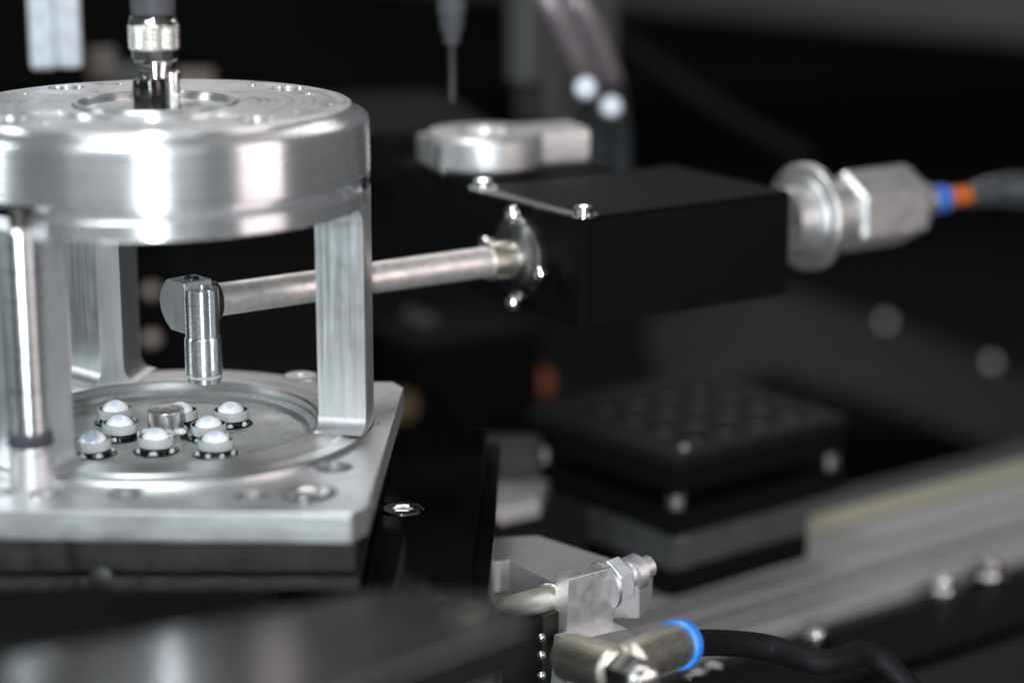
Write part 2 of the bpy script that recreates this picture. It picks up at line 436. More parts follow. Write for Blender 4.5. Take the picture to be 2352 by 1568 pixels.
# steel peg in the middle
peg = thing('peg', 'stubby steel peg with dished top in the middle of the lenses', 'peg', (-.4, 0, FL))
px_, py_ = -.4, 0
F = frame((px_, py_, FL))
zt = zpx(938, px_, py_) - FL
lathe(bm := BM(), F, [(0, .02), (4.3, .02), (4.3, 1.6), (4.1, 1.8), (3.5, 1.8), (3.45, 3.0), (3.55, zt - .5), (3.5, zt - .15), (3.3, zt), (3.1, zt - .02), (.9, zt - .12), (0, zt - .14)], 64, False)
obj('body', bm, metal('peg_steel', (.66, .66, .65), .3, .05, (1, 1, 1), 900), peg)
for i in range(4):
    a = R_(-140 + i * 34); b = BM(); bmesh.ops.create_icosphere(b, subdivisions=2, radius=1)
    for v in b.verts:
        k = 1 + .25 * noise.noise(v.co * 1.5 + Vector((i, 4, 0))); v.co = Vector((px_ + 4 * math.cos(a), py_ + 4 * math.sin(a), FL + 2.0)) + Vector((v.co.x * 1.3 * k, v.co.y * .8 * k, v.co.z * .7 * k))
    obj('glue_drop', b, 'glue', peg, sharp=180)

# ================================================================== LID
lid = thing('round_lid', 'thick round silver lid with drilled holes resting on the cage', 'lid', (0, 0, 0))
lathe(bm := BM(), frame((0, 0, 0)), [(0, 45.7), (39.5, 45.7), (39.85, 45.85), (40, 46.2), (40, 55.6), (39.7, 56.3), (39.2, 56.7), (37.1, 57.7), (36.9, 57.9), (36.7, 58.5),
                                     (36.2, ZT), (15.4, ZT), (15.0, ZT + .5), (14.3, ZT + .55), (13.9, ZT + .1), (13.4, ZT - .9), (5, ZT - .9), (4.4, ZT - .9), (0, ZT - .9)], 192, False)
lo = obj('disc', bm, 'turned', lid, sharp=12)
def top_faces():
    lo.data.materials.append(M['turned_top'])
    for p in lo.data.polygons:
        if p.normal.z > .8 and p.center.z > (ZT - 1.2) * SC: p.material_index = 1
cuts = []
for a in (133, 43, -46, -137): cuts.append(cyl((31 * math.cos(R_(a)), 31 * math.sin(R_(a)), ZT), 3.7, -2.6, 1))
for a in (153.5, 24.6, -24.6, -119.5, 60, 112): cuts.append(cyl((30.4 * math.cos(R_(a)), 30.4 * math.sin(R_(a)), ZT), 1.2, -3, 1, n=20))
def arcpoly(r0, r1, a0, a1, n=30):
    return [(r1 * math.cos(R_(a0 + (a1 - a0) * i / n)), r1 * math.sin(R_(a0 + (a1 - a0) * i / n))) for i in range(n + 1)] + \
           [(r0 * math.cos(R_(a1 - (a1 - a0) * i / n)), r0 * math.sin(R_(a1 - (a1 - a0) * i / n))) for i in range(n + 1)]
bm = BM(); prism(bm, Matrix(), arcpoly(18.5, 24.5, -150, -42), ZT - .9, ZT + 1); cuts.append(bm)
bm = BM(); prism(bm, Matrix(), arcpoly(32.9, 33.15, 0, 359.5, 120), ZT - .25, ZT + 1); cuts.append(bm)
cut(lo, cuts); top_faces()
for a in (133, 43, -46, -137):
    screw(lid, (31 * math.cos(R_(a)), 31 * math.sin(R_(a)), ZT - 2.55), (0, 0, 1), 2.6, 1.9, 'chrome')

# ================================================================== SQUARE PLATE
pl = thing('square_plate', 'thick square aluminium plate with rounded corners and bolt holes under the cage', 'plate', (0, -9, ZP))
c_ = R_(-1.8)
def pc(x, y): return (x * math.cos(c_) - y * math.sin(c_), x * math.sin(c_) + y * math.cos(c_))
HW = 43.4
poly = [pc(x, y) for x, y in ((-HW, -HW + 5), (-HW + 3, -HW), (HW - 2.5, -HW), (HW, -HW + 5), (HW, HW - 4.5), (HW - 2.5, HW), (-HW, HW))]
poly = [(x - .3, y - 8.7) for x, y in poly]
bm = BM(); prism(bm, Matrix(), poly, ZP - 5.4, ZP, .35, 2)
po = obj('slab', bm, 'plate', pl)
holes = [(34.3, -26.8, 3.6, 4), (30.9, -41.9, 5.4, 2.2), (-1, -42.6, 3.3, 3), (21.5, -43.4, 3.2, 3), (-14.7, -42.8, 3, 2), (-23, -41.4, 3, 2), (40.2, 2, .9, 3), (22.1, 33, 3, .8)]
cut(po, [cyl((0, 0, ZP), 29.05, -9, 3, n=128)] + [cyl((x, y, ZP), r, -h, 1) for x, y, r, h in holes])
screw(pl, (30.9, -41.9, ZP - 2.15), (0, 0, 1), 4.3, 2.5, 'chrome')
screw(pl, (21.5, -43.4, ZP - 2.9), (0, 0, 1), 2.5, 2.6, 'chrome')
screw(pl, (-14.7, -42.8, ZP - 1.95), (0, 0, 1), 2.3, 1.7, 'chrome')
lathe(bm := BM(), frame((34.3, -26.8, ZP - 3.9)), [(0, 0), (2.4, 0), (2.4, 1.2), (0, 1.5)], 30, False); obj('pin_or_shade_plug', bm, 'lensblack', pl)  # black plug put in to paint the shade inside the hole
lathe(bm := BM(), frame((-1, -42.6, ZP - 2.9)), [(0, 0), (2.0, 0), (2.0, 1.0), (0, 1.3)], 30, False); obj('pin_or_shade_plug', bm, 'lensblack', pl)  # black filler, paints this hole's inside dark as if shaded
lathe(bm := BM(), frame((22.6, 33.4, ZP - .7)), [(0, 0), (3.6, 0), (3.6, 1.9), (3.3, 2.15), (1.4, 2.15), (1.3, 1.6), (0, 1.6)], 40, False); obj('dowel', bm, 'tin', pl)

# front pillar (round rod between lid and base, left of the front post)
pil = thing('pillar', 'polished round pillar with dark rubber foot at the left edge in front of the cage', 'pillar', (-18.2, -37.2, ZF))
F = frame((-18.2, -37.2, 0)); dz = 0
lathe(bm := BM(), F, [(0, 5.4), (3.5, 5.4), (3.55, 6.2), (3.5, 6.6), (3.5, 42), (3.0, 42.4), (0, 42.4)], 48, False)
obj('rod', bm, metal('polished_rod', (.80, .82, .83), .30, .06, (1, 1, .02), 900, .1, .8, 2), pil)
lathe(bm := BM(), F, [(0, 42.4), (1.5, 42.4), (1.5, 45.6), (0, 45.6)], 32, False); obj('stud', bm, 'darksteel', pil)
lathe(bm := BM(), F, [(0, ZP + .02), (3.9, ZP + .02), (4.0, ZP + .5), (3.8, 2.2), (3.4, 2.6), (3.3, 3.4), (0, 3.4)], 40, False); obj('foot', bm, 'tin', pil)
lathe(bm := BM(), F, [(2.2, 3.4), (3.9, 3.5), (4.1, 4.2), (3.5, 4.6), (3.9, 5.1), (3.7, 6.2), (2.2, 6.2)], 40, False); obj('rubber_ring', bm, 'rubber', pil)

# rear block seen past the back post
rb = thing('rear_block', 'brushed upright metal block standing behind the back post of the cage', 'block', (-24, 42, -9))
bm = BM(); box(bm, Matrix(), -33, -15.5, 38.6, 47, -9, 40, .4); obj('body', bm, 'milled', rb)
bm = BM(); box(bm, Matrix(), -33, -15.5, 34.6, 38.4, -9, -3.2, .5); obj('toe', bm, 'milled', rb)
bm = BM(); box(bm, Matrix(), -15.3, -14.2, 39, 47, -9, 40, .2); obj('edge_strip', bm, 'copper', rb)

# ================================================================== CABLE CONNECTOR ON THE LID
cn = thing('cable_connector', 'knurled metal cable connector with grey rubber sleeve standing on the lid', 'connector', (.3, 0, ZT))
X0 = .3
def zc(y): return zpx(y, X0, 0)
F = frame((X0, 0, 0))
lathe(bm := BM(), F, [(0, zc(34)), (3.9, zc(34)), (4.15, zc(30)), (4.2, zc(0)), (4.2, zc(-60)), (0, zc(-60))], 48, False); obj('sleeve', bm, 'rubber', cn)
lathe(bm := BM(), F, [(0, zc(54)), (4.5, zc(54)), (4.55, zc(48)), (4.2, zc(44)), (4.25, zc(38)), (3.6, zc(34)), (0, zc(34))], 48, False); obj('collar', bm, 'chrome', cn)
# knurl: diamond relief
bm = BM(); n, mh = 150, 30; rows = []
for j in range(mh + 1):
    z = zc(112) + (zc(54) - zc(112)) * j / mh; e = min(j, mh - j)
    row = []
    for k in range(n):
        c1 = .5 + .5 * math.cos(2 * PI * (k / 5 + j / 6)); c2 = .5 + .5 * math.cos(2 * PI * (k / 5 - j / 6))
        rr = 4.5 + (0 if e == 0 else .32 * (c1 + c2) / 2)
        row.append(bm.verts.new((X0 + rr * math.cos(2 * PI * k / n), rr * math.sin(2 * PI * k / n), z)))
    rows.append(row)
for a, b in zip(rows, rows[1:]):
    for k in range(n): bm.faces.new((a[k], a[(k + 1) % n], b[(k + 1) % n], b[k]))
bm.faces.new(list(reversed(rows[0]))); bm.faces.new(rows[-1])
obj('knurled_nut', bm, metal('knurled_steel', (.78, .75, .70), .25), cn, sharp=5)
lathe(bm := BM(), F, [(0, zc(140)), (3.9, zc(140)), (4.2, zc(136)), (4.3, zc(113)), (0, zc(113))], 12, False); obj('nut_body', bm, 'chrome', cn, sharp=20)
lathe(bm := BM(), F, [(0, zc(176)), (2.9, zc(176)), (2.9, zc(160)), (3.2, zc(158)), (3.2, zc(148)), (3.5, zc(146)), (3.5, zc(140)), (0, zc(140))], 40, False); obj('neck', bm, 'chrome', cn)
lathe(bm := BM(), frame((X0 - .9, -1, 0)), [(0, ZT - .85), (3.2, ZT - .85), (3.3, zc(198)), (3.1, zc(180)), (2.2, zc(175)), (0, zc(175))], 40, False); obj('base_seal', bm, 'lensblack', cn)
lathe(bm := BM(), frame((X0 + 2.9, .4, 0)), [(0, ZT - .85), (1.6, ZT - .85), (1.6, zc(166)), (1.3, zc(163)), (0, zc(163))], 32, False); obj('side_pin', bm, 'chrome', cn)

# ================================================================== PICK-UP ARM
A0 = Vector((8.3, 15.6, 17.6)); A1 = Vector((69, 55.9, 17.9)); ax = (A1 - A0); ax.z = 0; ax.normalize(); bx_ = Vector((ax.y, -ax.x, 0))
arm = thing('pickup_arm', 'silver pick-up arm with clamp head and vertical nozzle over the lens tray', 'gripper arm', A0)
armrod = metal('ground_rod', (.74, .69, .67), .40, .08, (.5, 1, 1), 700, .9, 0, None, .1, 250, metallic=.75, lines=.2)
bm = BM(); tube(bm, [A0 - ax * 1, A1 - ax * 9], 3.3, 40); obj('arm_rod', bm, armrod, arm)
tube(bm := BM(), [A1 - ax * 9, A1 - ax * .4], 4.1, 40); obj('rod_collar', bm, 'brass', arm)
Fc_ = frame(A0 - ax * 10, ax, (0, 0, 1)); Fh = frame(Vector((.63, 10.56, A0.z)), (.74, .672, 0), (0, 0, 1))        # local x = up, local y = axis x up
seen = [(4.9, 3.35), (4.9, -2.6), (3.8, -3.9), (2.0, -5.1), (0, -5.6), (-2.0, -5.1), (-3.9, -3.6), (-5.2, -1.8), (-5.2, 3.35)]
bm = BM(); prism(bm, Fh, seen, 0, 6.5, .12, 1); obj('clamp_head', bm, 'milled', arm)
bm = BM(); lathe(bm, Fc_, [(0, 5.4), (3.9, 6.5), (3.9, 9.6), (0, 9.6)], 40, False); obj('head_collar', bm, 'darksteel', arm)
GX, GY = 6.25, 8.15
def zg(y): return zpx(y - 6, GX, GY)
F = frame((GX, GY, 0))
arcs = []
bm = BM(); prism(bm, Matrix.Translation((GX, GY, 0)), [(3.4 * math.cos(R_(a)), 3.4 * math.sin(R_(a))) for a in list(range(-60, 291, 8))], zg(776), zg(668), .1, 1)
tubeo = obj('clamp_tube', bm, 'tube', arm)
cut(tubeo, [cyl((GX, GY, 0), 2.4, zg(690), zg(650), n=48)])
lathe(bm := BM(), F, [(0, zg(862)), (3.66, zg(862)), (3.7, zg(858)), (3.7, zg(784)), (3.45, zg(777)), (0, zg(777))], 56, False); noz = obj('nozzle', bm, 'tube', arm)
s_ = BM(); box(s_, frame((GX, GY, 0), (0, 0, 1), (math.cos(R_(-52)), math.sin(R_(-52)), 0)), 2.7, 5, -.45, .45, zg(848), zg(640), 0); cut(noz, [s_])
s_ = BM(); box(s_, frame((GX, GY, 0), (0, 0, 1), (math.cos(R_(-52)), math.sin(R_(-52)), 0)), 2.4, 5, -.35, .35, zg(800), zg(640), 0); cut(tubeo, [s_])
lathe(bm := BM(), F, [(0, zg(869)), (3.5, zg(869)), (3.55, zg(866)), (3.4, zg(862)), (0, zg(862))], 56, False); obj('clear_washer', bm, 'frost', arm)
lathe(bm := BM(), F, [(0, zg(881)), (3.1, zg(881)), (3.35, zg(880)), (3.4, zg(869)), (0, zg(869))], 56, False); obj('nozzle_tip', bm, 'tube', arm)
tb = A0 - ax * 5.5 + Vector((0, 0, 4.85))
screw(arm, tb, (0, 0, 1), 1.5, .5, 'darksteel')

# ================================================================== BLACK ACTUATOR HOUSING
def t_px(px, off=Vector((0, 0, 0))):
    """distance along the arm axis from A1 where the axis reaches picture column px"""
    P = A1 + off; k = (px - 1176) / FPX; rel = P - CAM
    return (k * rel.dot(_f) - rel.x) / (ax.x - k * ax.dot(_f))
hs = thing('actuator_housing', 'matt black rectangular actuator housing with screwed end plate and round flange', 'housing', A1)
HWd = 21.3; H0, H1 = -11.6, 11.0
Fb = frame(A1, (0, 0, 1), ax)                 # x along axis, y left of axis, z up
T1 = t_px(1812, -bx_ * -HWd)
bm = BM(); box(bm, Fb, 3, T1, -HWd, HWd, H0, H1, .5); obj('body', bm, 'black', hs)
bm = BM(); box(bm, Fb, 3.2, T1 - .2, -HWd + .4, HWd - .4, H1 + .02, H1 + 1.0, .3); obj('top_cover', bm, 'black', hs)
bm = BM(); prism(bm, frame(A1, ax, (0, 0, 1)), [(H1 + .3, -HWd), (H1 + .3, HWd), (H0, HWd), (H0, -HWd)], 0, 2.8, .35, 2)
ep = obj('end_plate', bm, 'black', hs)
cut(ep, [cyl(A1 + bx_ * 15 + Vector((0, 0, -6)), 3.6, -1, 1.5, ax), cyl(A1 - bx_ * 15 + Vector((0, 0, -6)), 3.6, -1, 1.5, ax)])
bm = BM(); box(bm, Fb, .3, 4.2, -HWd + 3, HWd - 3, H1 + .35, H1 + .9, .2); obj('edge_highlight', bm, metal('highlight_grey', (.22, .21, .21), .4), hs)  # lighter strip stands for the highlight along the end plate edge
lathe(bm := BM(), frame(A1 - ax * 3.2, ax), [(3.5, 0), (6.2, 0), (8.6, 1.2), (9.2, 1.7), (9.2, 3.15), (3.5, 3.15)], 56, False); obj('flange', bm, metal('dark_flange', (.3, .29, .28), .3), hs)
for dx, dz in ((0, 9.6), (10.5, 1.5), (0, -9.6), (-10.5, -1.5)):
    screw(hs, A1 - ax * 2 + (-bx_) * dx + Vector((0, 0, dz)), -ax, 1.9, 1.6, 'chrome')
for y in (HWd - 2.2, -HWd + 1.8):
    screw(hs, Fb @ Vector((2.2, y, H1 + 1.3)), (0, 0, 1), 2.0, 1.6, 'chrome', washer=.5)

# round end cap, hex nut, hose fitting along the same axis
def prof_px(L, dr=0):      # (radius, picture column) -> (radius, height)
    return [(r, t_px(c)) for r, c in L]
cap_ = thing('end_fitting', 'stepped silver end fitting with hexagon nut on the right end of the black housing', 'fitting', A1 + ax * t_px(1870))
Fx = frame(A1 + Vector((0, 0, .4)), ax)
lathe(bm := BM(), Fx, prof_px([(0, 1795), (7.5, 1795), (7.5, 1838), (9.4, 1838), (9.9, 1842), (9.9, 1852), (11.3, 1852), (11.3, 1842), (12.4, 1842), (12.7, 1845), (12.7, 1858), (12.2, 1862), (8.6, 1864), (8.6, 1884), (7.5, 1886), (7.5, 1935), (0, 1935)]), 64, False)
obj('stepped_ring', bm, 'fit', cap_)
lathe(bm := BM(), Fx, prof_px([(0, 1930), (9.0, 1930), (9.8, 1937), (9.8, 2070), (9.0, 2085), (7, 2095), (0, 2095)]), 6, False); obj('hexagon_nut', bm, 'fit', cap_, sharp=20)
lathe(bm := BM(), Fx, prof_px([(0, 2095), (4.2, 2095), (4.2, 2128), (0, 2128)]), 32, False); obj('neck', bm, 'brass', cap_)
lathe(bm := BM(), Fx, prof_px([(0, 2132), (3.2, 2132), (3.5, 2140), (3.4, 2168), (0, 2170)]), 40, False); obj('blue_collar', bm, 'dimblue', cap_)
lathe(bm := BM(), Fx, prof_px([(0, 2180), (2.4, 2180), (2.6, 2205), (2.2, 2225), (0, 2226)]), 32, False); obj('orange_sleeve', bm, 'dimorange', cap_)
hp = A1 + ax * t_px(2222)
ho = thing('air_hose', 'dark grey air hose leaving the orange sleeve towards the right edge', 'hose', hp)
tube(bm := BM(), [hp, hp + ax * 12 + Vector((0, 0, .5)), hp + ax * 28 + Vector((2, -2, -1.5)), hp + ax * 60 + Vector((10, -6, -9)), hp + ax * 120 + Vector((20, -10, -30))], lambda t: 2.8 + 1.8 * min(1, t * 3), 24); obj('tube_wall', bm, 'darkhose', ho)

rc = thing('rear_carriage', 'low black carriage block behind the left side of the actuator housing', 'block', Fb @ Vector((20, 40, 0)))
bm = BM(); box(bm, Fb, 6, 46, HWd + .6, HWd + 44, H0 + 2, H1 + .2, .8); obj('body', bm, 'black', rc)
bm = BM(); box(bm, Fb, 7, 45, HWd + 6, HWd + 43, H1 + .25, H1 + 1.0, .3); obj('top_plate', bm, 'black', rc)
# metal bracket on the housing, column behind, hoses, needle
mb = thing('clamp_bracket', 'bright silver clamp bracket lying on top of the black housing', 'bracket', at(1150, 380, 520))
Pm = onz(1150, 385, A1.z + H1 + .3)
Fm = frame((Pm.x, Pm.y, A1.z + H1 + .4), (0, 0, 1), ax)
c0 = Vector((Pm.x, Pm.y, A1.z + H1 + .9))
e1 = Vector((.93, .37, 0)); Fm = frame(c0, (0, 0, 1), e1)
lathe(bm := BM(), frame(Fm @ Vector((-4, 0, 0))), [(0, 0), (13, 0), (14, 1), (14, 7.4), (13.2, 8.4), (6.6, 8.5), (6.2, 7.6), (6.0, 6), (0, 6)], 56, False); obj('clamp_ring', bm, 'fit', mb)
bm = BM(); box(bm, Fm, -18, 20, -9, 11, -.85, -.05, .3); obj('foot', bm, 'black', mb)
bm = BM(); box(bm, Fm, 6, 21, -6, 8, .1, 8.6, 1.6, 3); obj('clamp_block', bm, 'fit', mb)
bm = BM(); box(bm, Fm, -17, -6, 2, 12, .2, 7, 1.2, 3); obj('lug', bm, 'fit', mb)
screw(mb, Fm @ Vector((-4, -5, 3.1)), (0, 0, 1), 2.2, 5, 'chrome'); screw(mb, Fm @ Vector((-16, -4, .2)), (0, 0, 1), 1.6, 7, 'chrome')

col = thing('grey_column', 'blurred dark grey column with rounded edges behind the clamp bracket', 'column', at(1260, 300, 640))
P = at(1255, 330, 640)
Fc = frame(P, (0, 0, 1), ax)
bm = BM(); box(bm, Fc, -6, 20, -9, 9, -30, 70, 3, 3); obj('body', bm, 'greyplate', col)
P = at(1210, 200, 630); lathe(bm := BM(), frame(P), [(0, 0), (4, .3), (6, 2), (6, 60), (0, 60)], 32, False); obj('cylinder', bm, M['greyplate'], col)
pf = thing('rear_platform', 'low black platform with grey top edge behind the cage and the housing', 'platform', at(950, 260, 600))
P = at(1000, 262, 610); Fc = frame(P, (0, 0, 1), (.97, .25, 0)); bm = BM(); box(bm, Fc, -110, 12, -30, 50, -14, 0, 1); obj('slab', bm, 'black', pf)

for i, (dx, lab) in enumerate(((0, 'left one of two glossy grey hoses curving down behind the bracket'), (62, 'right one of two glossy grey hoses curving down behind the bracket'))):
    pts = [at(1100 + dx, -420, 560 + i * 12), at(1170 + dx, -140, 560 + i * 12), at(1258 + dx, 0, 560 + i * 12), at(1300 + dx, 75, 565 + i * 12), at(1345 + dx * .9, 180, 575 + i * 12), at(1368 + dx * .8, 290, 585 + i * 12), at(1372 + dx * .8, 400, 590 + i * 12)]
    h = thing('hose', lab, 'hose', pts[0], 'grey hoses curving down behind the bracket')
    tube(bm := BM(), pts, 3.3, 28); obj('tube_wall', bm, 'hose', h)
    tube(bm := BM(), [p + Vector((0, 0, 0)) for p in pts[4:]], 3.55, 28); obj('hose_shade', bm, 'darkhose', h)  # darker cover on the lower hose, stands for the shade there
    lathe(bm := BM(), frame(at(1345 + i * 58, 203 + i * 42, 545 + i * 10), (-.1, -1, .25)), [(0, -3), (2.9, -3), (2.9, 0), (2.2, 1.2), (0, 1.7)], 28, False)
    obj('hose_glint', bm, 'greyblue', h)  # pale cap added in place of a bright reflection on the hose

nd = thing('needle_dispenser', 'thin dispensing needle hanging from a dark holder above the housing', 'needle', at(1039, 100, 500))
P = at(1039, 240, 500); F = frame(P)
k = 500 / FPX
lathe(bm := BM(), F, [(0, 0), (.5, .3), (.85, .8), (.85, 14.4), (0, 14.4)], 20, False); obj('needle', bm, 'darksteel', nd)
lathe(bm := BM(), F, [(0, 14), (1.9, 14), (2.0, 16), (2.6, 17), (3.0, 21), (0, 21)], 24, False); obj('hub', bm, 'rubber', nd)
lathe(bm := BM(), F, [(0, 21), (3.3, 21), (3.4, 90), (0, 90)], 24, False); obj('barrel', bm, 'rubber', nd)

tg = thing('hanging_tag', 'pale blue-grey plastic strip with rounded corners hanging at the top left', 'plastic strip', at(130, 0, 520))
P = at(130, 160, 520); Fc = frame(P, (0, 0, 1), (1, 0, 0)); bm = BM(); box(bm, Fc, -6.0, .1, -1.5, 1.5, 0, 140, 1.3, 3); obj('left_half', bm, 'greyblue', tg)
bm = BM(); box(bm, Fc, .2, 6.2, -1.2, 1.8, .3, 140, 1.3, 3); obj('right_half', bm, 'greyblue', tg)

bl = thing('rear_brackets', 'dim brown machine bracket behind the connector', 'bracket', at(340, 170, 620))
for a, b_, wd, hg in ((232, 145, 62, 60), (300, 165, 90, 40), (446, 178, 90, 40)):
    P = at(a, b_, 620); k = 620 / FPX; bm = BM(); box(bm, frame(P, (0, 0, 1), (1, .1, 0)), -wd / 2 * k, wd / 2 * k, 0, 8, -40 * k, 12 * k if a != 232 else 28 * k, .8); obj('block', bm, 'copperish' if a != 300 else 'greyplate', bl)

gb = thing('grey_beam', 'wide dark grey beam running across the top right corner far behind', 'beam', at(2000, 60, 1300))
P0, P1 = at(1330, 5, 1300), at(2700, 132, 1180)
d = (P1 - P0); dh = Vector((d.x, d.y, d.z)); Fc = frame(P0, Vector((0, 0, 1)) - dh.normalized() * dh.normalized().z, dh)
bm = BM(); box(bm, Fc, -200, d.length + 200, 0, 60, 0, 160, 4); obj('beam_body', bm, M['greyplate'], gb)
cb_ = thing('rear_cable', 'faint black cable slanting down behind the hoses to the housing', 'cable', at(1500, 150, 760))
tube(bm := BM(), [at(1380, 60, 760), at(1500, 150, 760), at(1640, 250, 750), at(1860, 370, 740)], 4, 16); obj('sheath', bm, 'black', cb_)

# dim curved machine cover on the right, small far screws
cv = thing('machine_cover', 'dim dark grey sloping machine cover below the housing on the right', 'cover', at(2000, 750, 900))
Pts = [(1480, 735), (1720, 640), (2000, 720), (2352, 860), (2700, 1000)]
bm = BM(); prev = None
top = [at(x, y, 950 - i * 20) for i, (x, y) in enumerate(Pts)]
bot = [at(x + 60, y + 190, 800 - i * 20) for i, (x, y) in enumerate(Pts)]
th = Vector((0, 0, -6))
va = [bm.verts.new(p) for p in top]; vb = [bm.verts.new(p) for p in bot]; vc = [bm.verts.new(p + th) for p in top]; vd = [bm.verts.new(p + th) for p in bot]
for i in range(len(Pts) - 1):
    bm.faces.new((va[i], va[i + 1], vb[i + 1], vb[i])); bm.faces.new((vc[i], vd[i], vd[i + 1], vc[i + 1])); bm.faces.new((vb[i], vb[i + 1], vd[i + 1], vd[i])); bm.faces.new((va[i], vc[i], vc[i + 1], va[i + 1]))
obj('sheet', bm, 'covergrey', cv, sharp=80)
for (x, y, d, c) in ((2035, 740, 840, 'copperish'), (2278, 835, 800, 'rubber')):
    bmesh.ops.create_icosphere(bm := BM(), subdivisions=3, radius=2.4, matrix=Matrix.Translation(at(x, y, d))); obj('screw', bm, 'fit', cv, sharp=180)
for (x, y, d, r, c, nm, lb) in ((1230, 880, 700, 5.5, 'rust', 'orange_knob', 'dim orange knob far behind the black tray'), (925, 935, 640, 5, 'amber', 'amber_knob', 'dim amber knob just behind the plate corner')):
    t = thing(nm, lb, 'knob', at(x, y, d)); lathe(bm := BM(), frame(at(x, y, d), (0, -1, .2)), [(0, -4), (r, -4), (r, 2), (r * .8, 3), (0, 3.2)], 28, False); obj('cap', bm, c, t)
t = thing('rear_motor', 'dim dark motor body below the arm flange far behind', 'motor', at(1000, 760, 680))
bm = BM(); box(bm, frame(at(1030, 900, 680), (0, 0, 1), ax), -22, 24, -18, 18, -25, 22, 3); obj('body', bm, 'black', t)
bm = BM(); tube(bm, [at(930, 720, 640), at(1000, 745, 640)], 2.2, 16); obj('pin_or_shade_plug', bm, 'greyplate', t)
for x, y in ((350, 668), (350, 778)):
    pass
rp = thing('riveted_panel', 'dark brown rear panel with two bright rivets seen between the cage posts', 'panel', at(340, 760, 640))
bm = BM(); box(bm, frame(at(395, 760, 640), (0, 0, 1), (1, .1, 0)), -16, 9, 0, 5, -45, 50, 1); obj('sheet', bm, 'dark', rp)
for x, y in ((350, 668), (350, 778)):
    bmesh.ops.create_icosphere(bm := BM(), subdivisions=3, radius=2.3, matrix=Matrix.Translation(at(x, y, 632))); obj('rivet', bm, plain('rivet_glint', (.85, .70, .64), .4), rp, sharp=180)  # pale pink colour stands for the blurred highlight on each rivet

# ================================================================== LOWER STAGE LEFT
ls = thing('lower_block', 'dark blackened steel block carrying the square plate', 'block', (0, -10, -18))
bm = BM(); box(bm, Matrix(), -60, 39.7, -48.8, 30, -16.2, ZP - 5.5, .4); obj('body', bm, 'darksteel', ls)
bm = BM(); box(bm, Matrix(), -60, 40.2, -49.6, 30, -19.4, -16.9, .3); obj('foot_plate', bm, 'darksteel', ls)
bm = BM(); box(bm, Matrix(), -60, 39.4, -48.2, 29, -16.8, -16.3, 0); obj('gap_strip', bm, 'black', ls)
lathe(bm := BM(), frame((-4.5, -49.2, -17.4), (0, -1, 0)), [(0, -1), (2.2, -1), (2.2, .4), (0, .9)], 24, False); obj('plug', bm, 'darksteel', ls)

gp = thing('mirror_plate', 'glossy black polished plate beside the cage reflecting the plate edge', 'plate', (52, 5, -22.7))
# outline on its top plane
zz = -22.7
poly = [onz(1120, 992, zz), onz(1078, 1372, zz), onz(640, 1372, zz), onz(560, 992, zz)]
poly = [(p.x, p.y) for p in poly]; poly.reverse()
bm = BM(); prism(bm, Matrix(), poly, zz - 16, zz, .35, 2); go = obj('slab', bm, 'gloss', gp)
bm = BM(); e_a, e_b = onz(1120, 992, zz), onz(1078, 1372, zz)
prism(bm, Matrix(), [(e_b.x - 6, e_b.y), (e_b.x + 3.4, e_b.y + .5), (e_a.x + 3.0, e_a.y), (e_a.x - 6, e_a.y)], zz - 15.5, zz - 2.2, .5, 2); obj('side_wall', bm, 'gloss', gp)
s1 = onz(925, 1168, zz); s1.z = zz
cut(go, [cyl(s1, 5.1, -1.6, 1)])
screw(gp, s1 + Vector((0, 0, -1.55)), (0, 0, 1), 4.3, 1.75, 'chrome')
s2 = onz(868, 1168, zz); s2.z = zz
cut(go, [cyl(onz(920, 1085, zz), .7, -2, 1, n=16)])

fg = thing('front_deck', 'large blurred black deck plate with rounded corner in the near foreground', 'deck plate', (30, -150, 0))
zd = 3.6
pts = [onz(-200, 1545, zd), onz(120, 1490, zd), onz(520, 1415, zd), onz(900, 1352, zd), onz(1130, 1362, zd), onz(1228, 1400, zd), onz(1205, 1440, zd), onz(1000, 1512, zd), onz(800, 1590, zd), onz(500, 1760, zd), onz(-200, 1900, zd)]
poly = [(p.x, p.y) for p in pts]; poly.reverse()
bm = BM(); prism(bm, Matrix(), poly, zd - 7, zd, .6, 2); obj('slab', bm, 'deck', fg)
ps = onz(1085, 1428, zd); ps.z = zd
screw(fg, ps + Vector((0, 0, -.6)), (0, 0, 1), 3.9, 1.3, 'darksteel')
fk = thing('frame_block', 'plain black frame block under the foreground deck plate', 'block', (60, -100, -60))
bm = BM(); box(bm, Matrix(), -80, 58, -240, -62, -140, -19.8, 1); obj('body', bm, 'black', fk)

# ================================================================== TRAY STACK RIGHT
def dirv(a): return Vector((math.cos(R_(a)), math.sin(R_(a)), 0))
mx = dirv(38.5); mn = dirv(128.5)
TZ = -39
C0 = onz(1552, 1050, TZ)
Ft = frame(C0, (0, 0, 1), mx)                # x along right edge, y along left edge
LX, LY = 60, 57
ts = thing('hole_tray', 'black tray with a grid of round wells stacked on a second black plate', 'tray', C0)
bm = BM(); box(bm, Ft, 0, LX, 0, LY, -3.4, 0, .6)
tp = obj('tray_top', bm, 'blackplastic', ts)
bm = BM(); box(bm, Ft, .8, LX - .8, .8, LY - .8, -9.9, -3.6, .6); obj('tray_body', bm, 'black', ts)
gh = []
for i in range(4):
    for j in range(4):
        q = Ft @ Vector((15 + i * 11.2, 9.5 + j * 11.2, 0)); gh.append(cyl(q, 3.9, -2.0, .5, n=24))
cut(tp, gh)
for i in range(4):
    for j in range(4):
        q = Ft @ Vector((15 + i * 11.2, 9.5 + j * 11.2, -1.95))
        lathe(bm := BM(), frame(q), [(0, 0), (2.9, 0), (2.8, .5), (1.6, .8), (0, .9)], 18, False); obj('well', bm, 'wellgrey', ts)
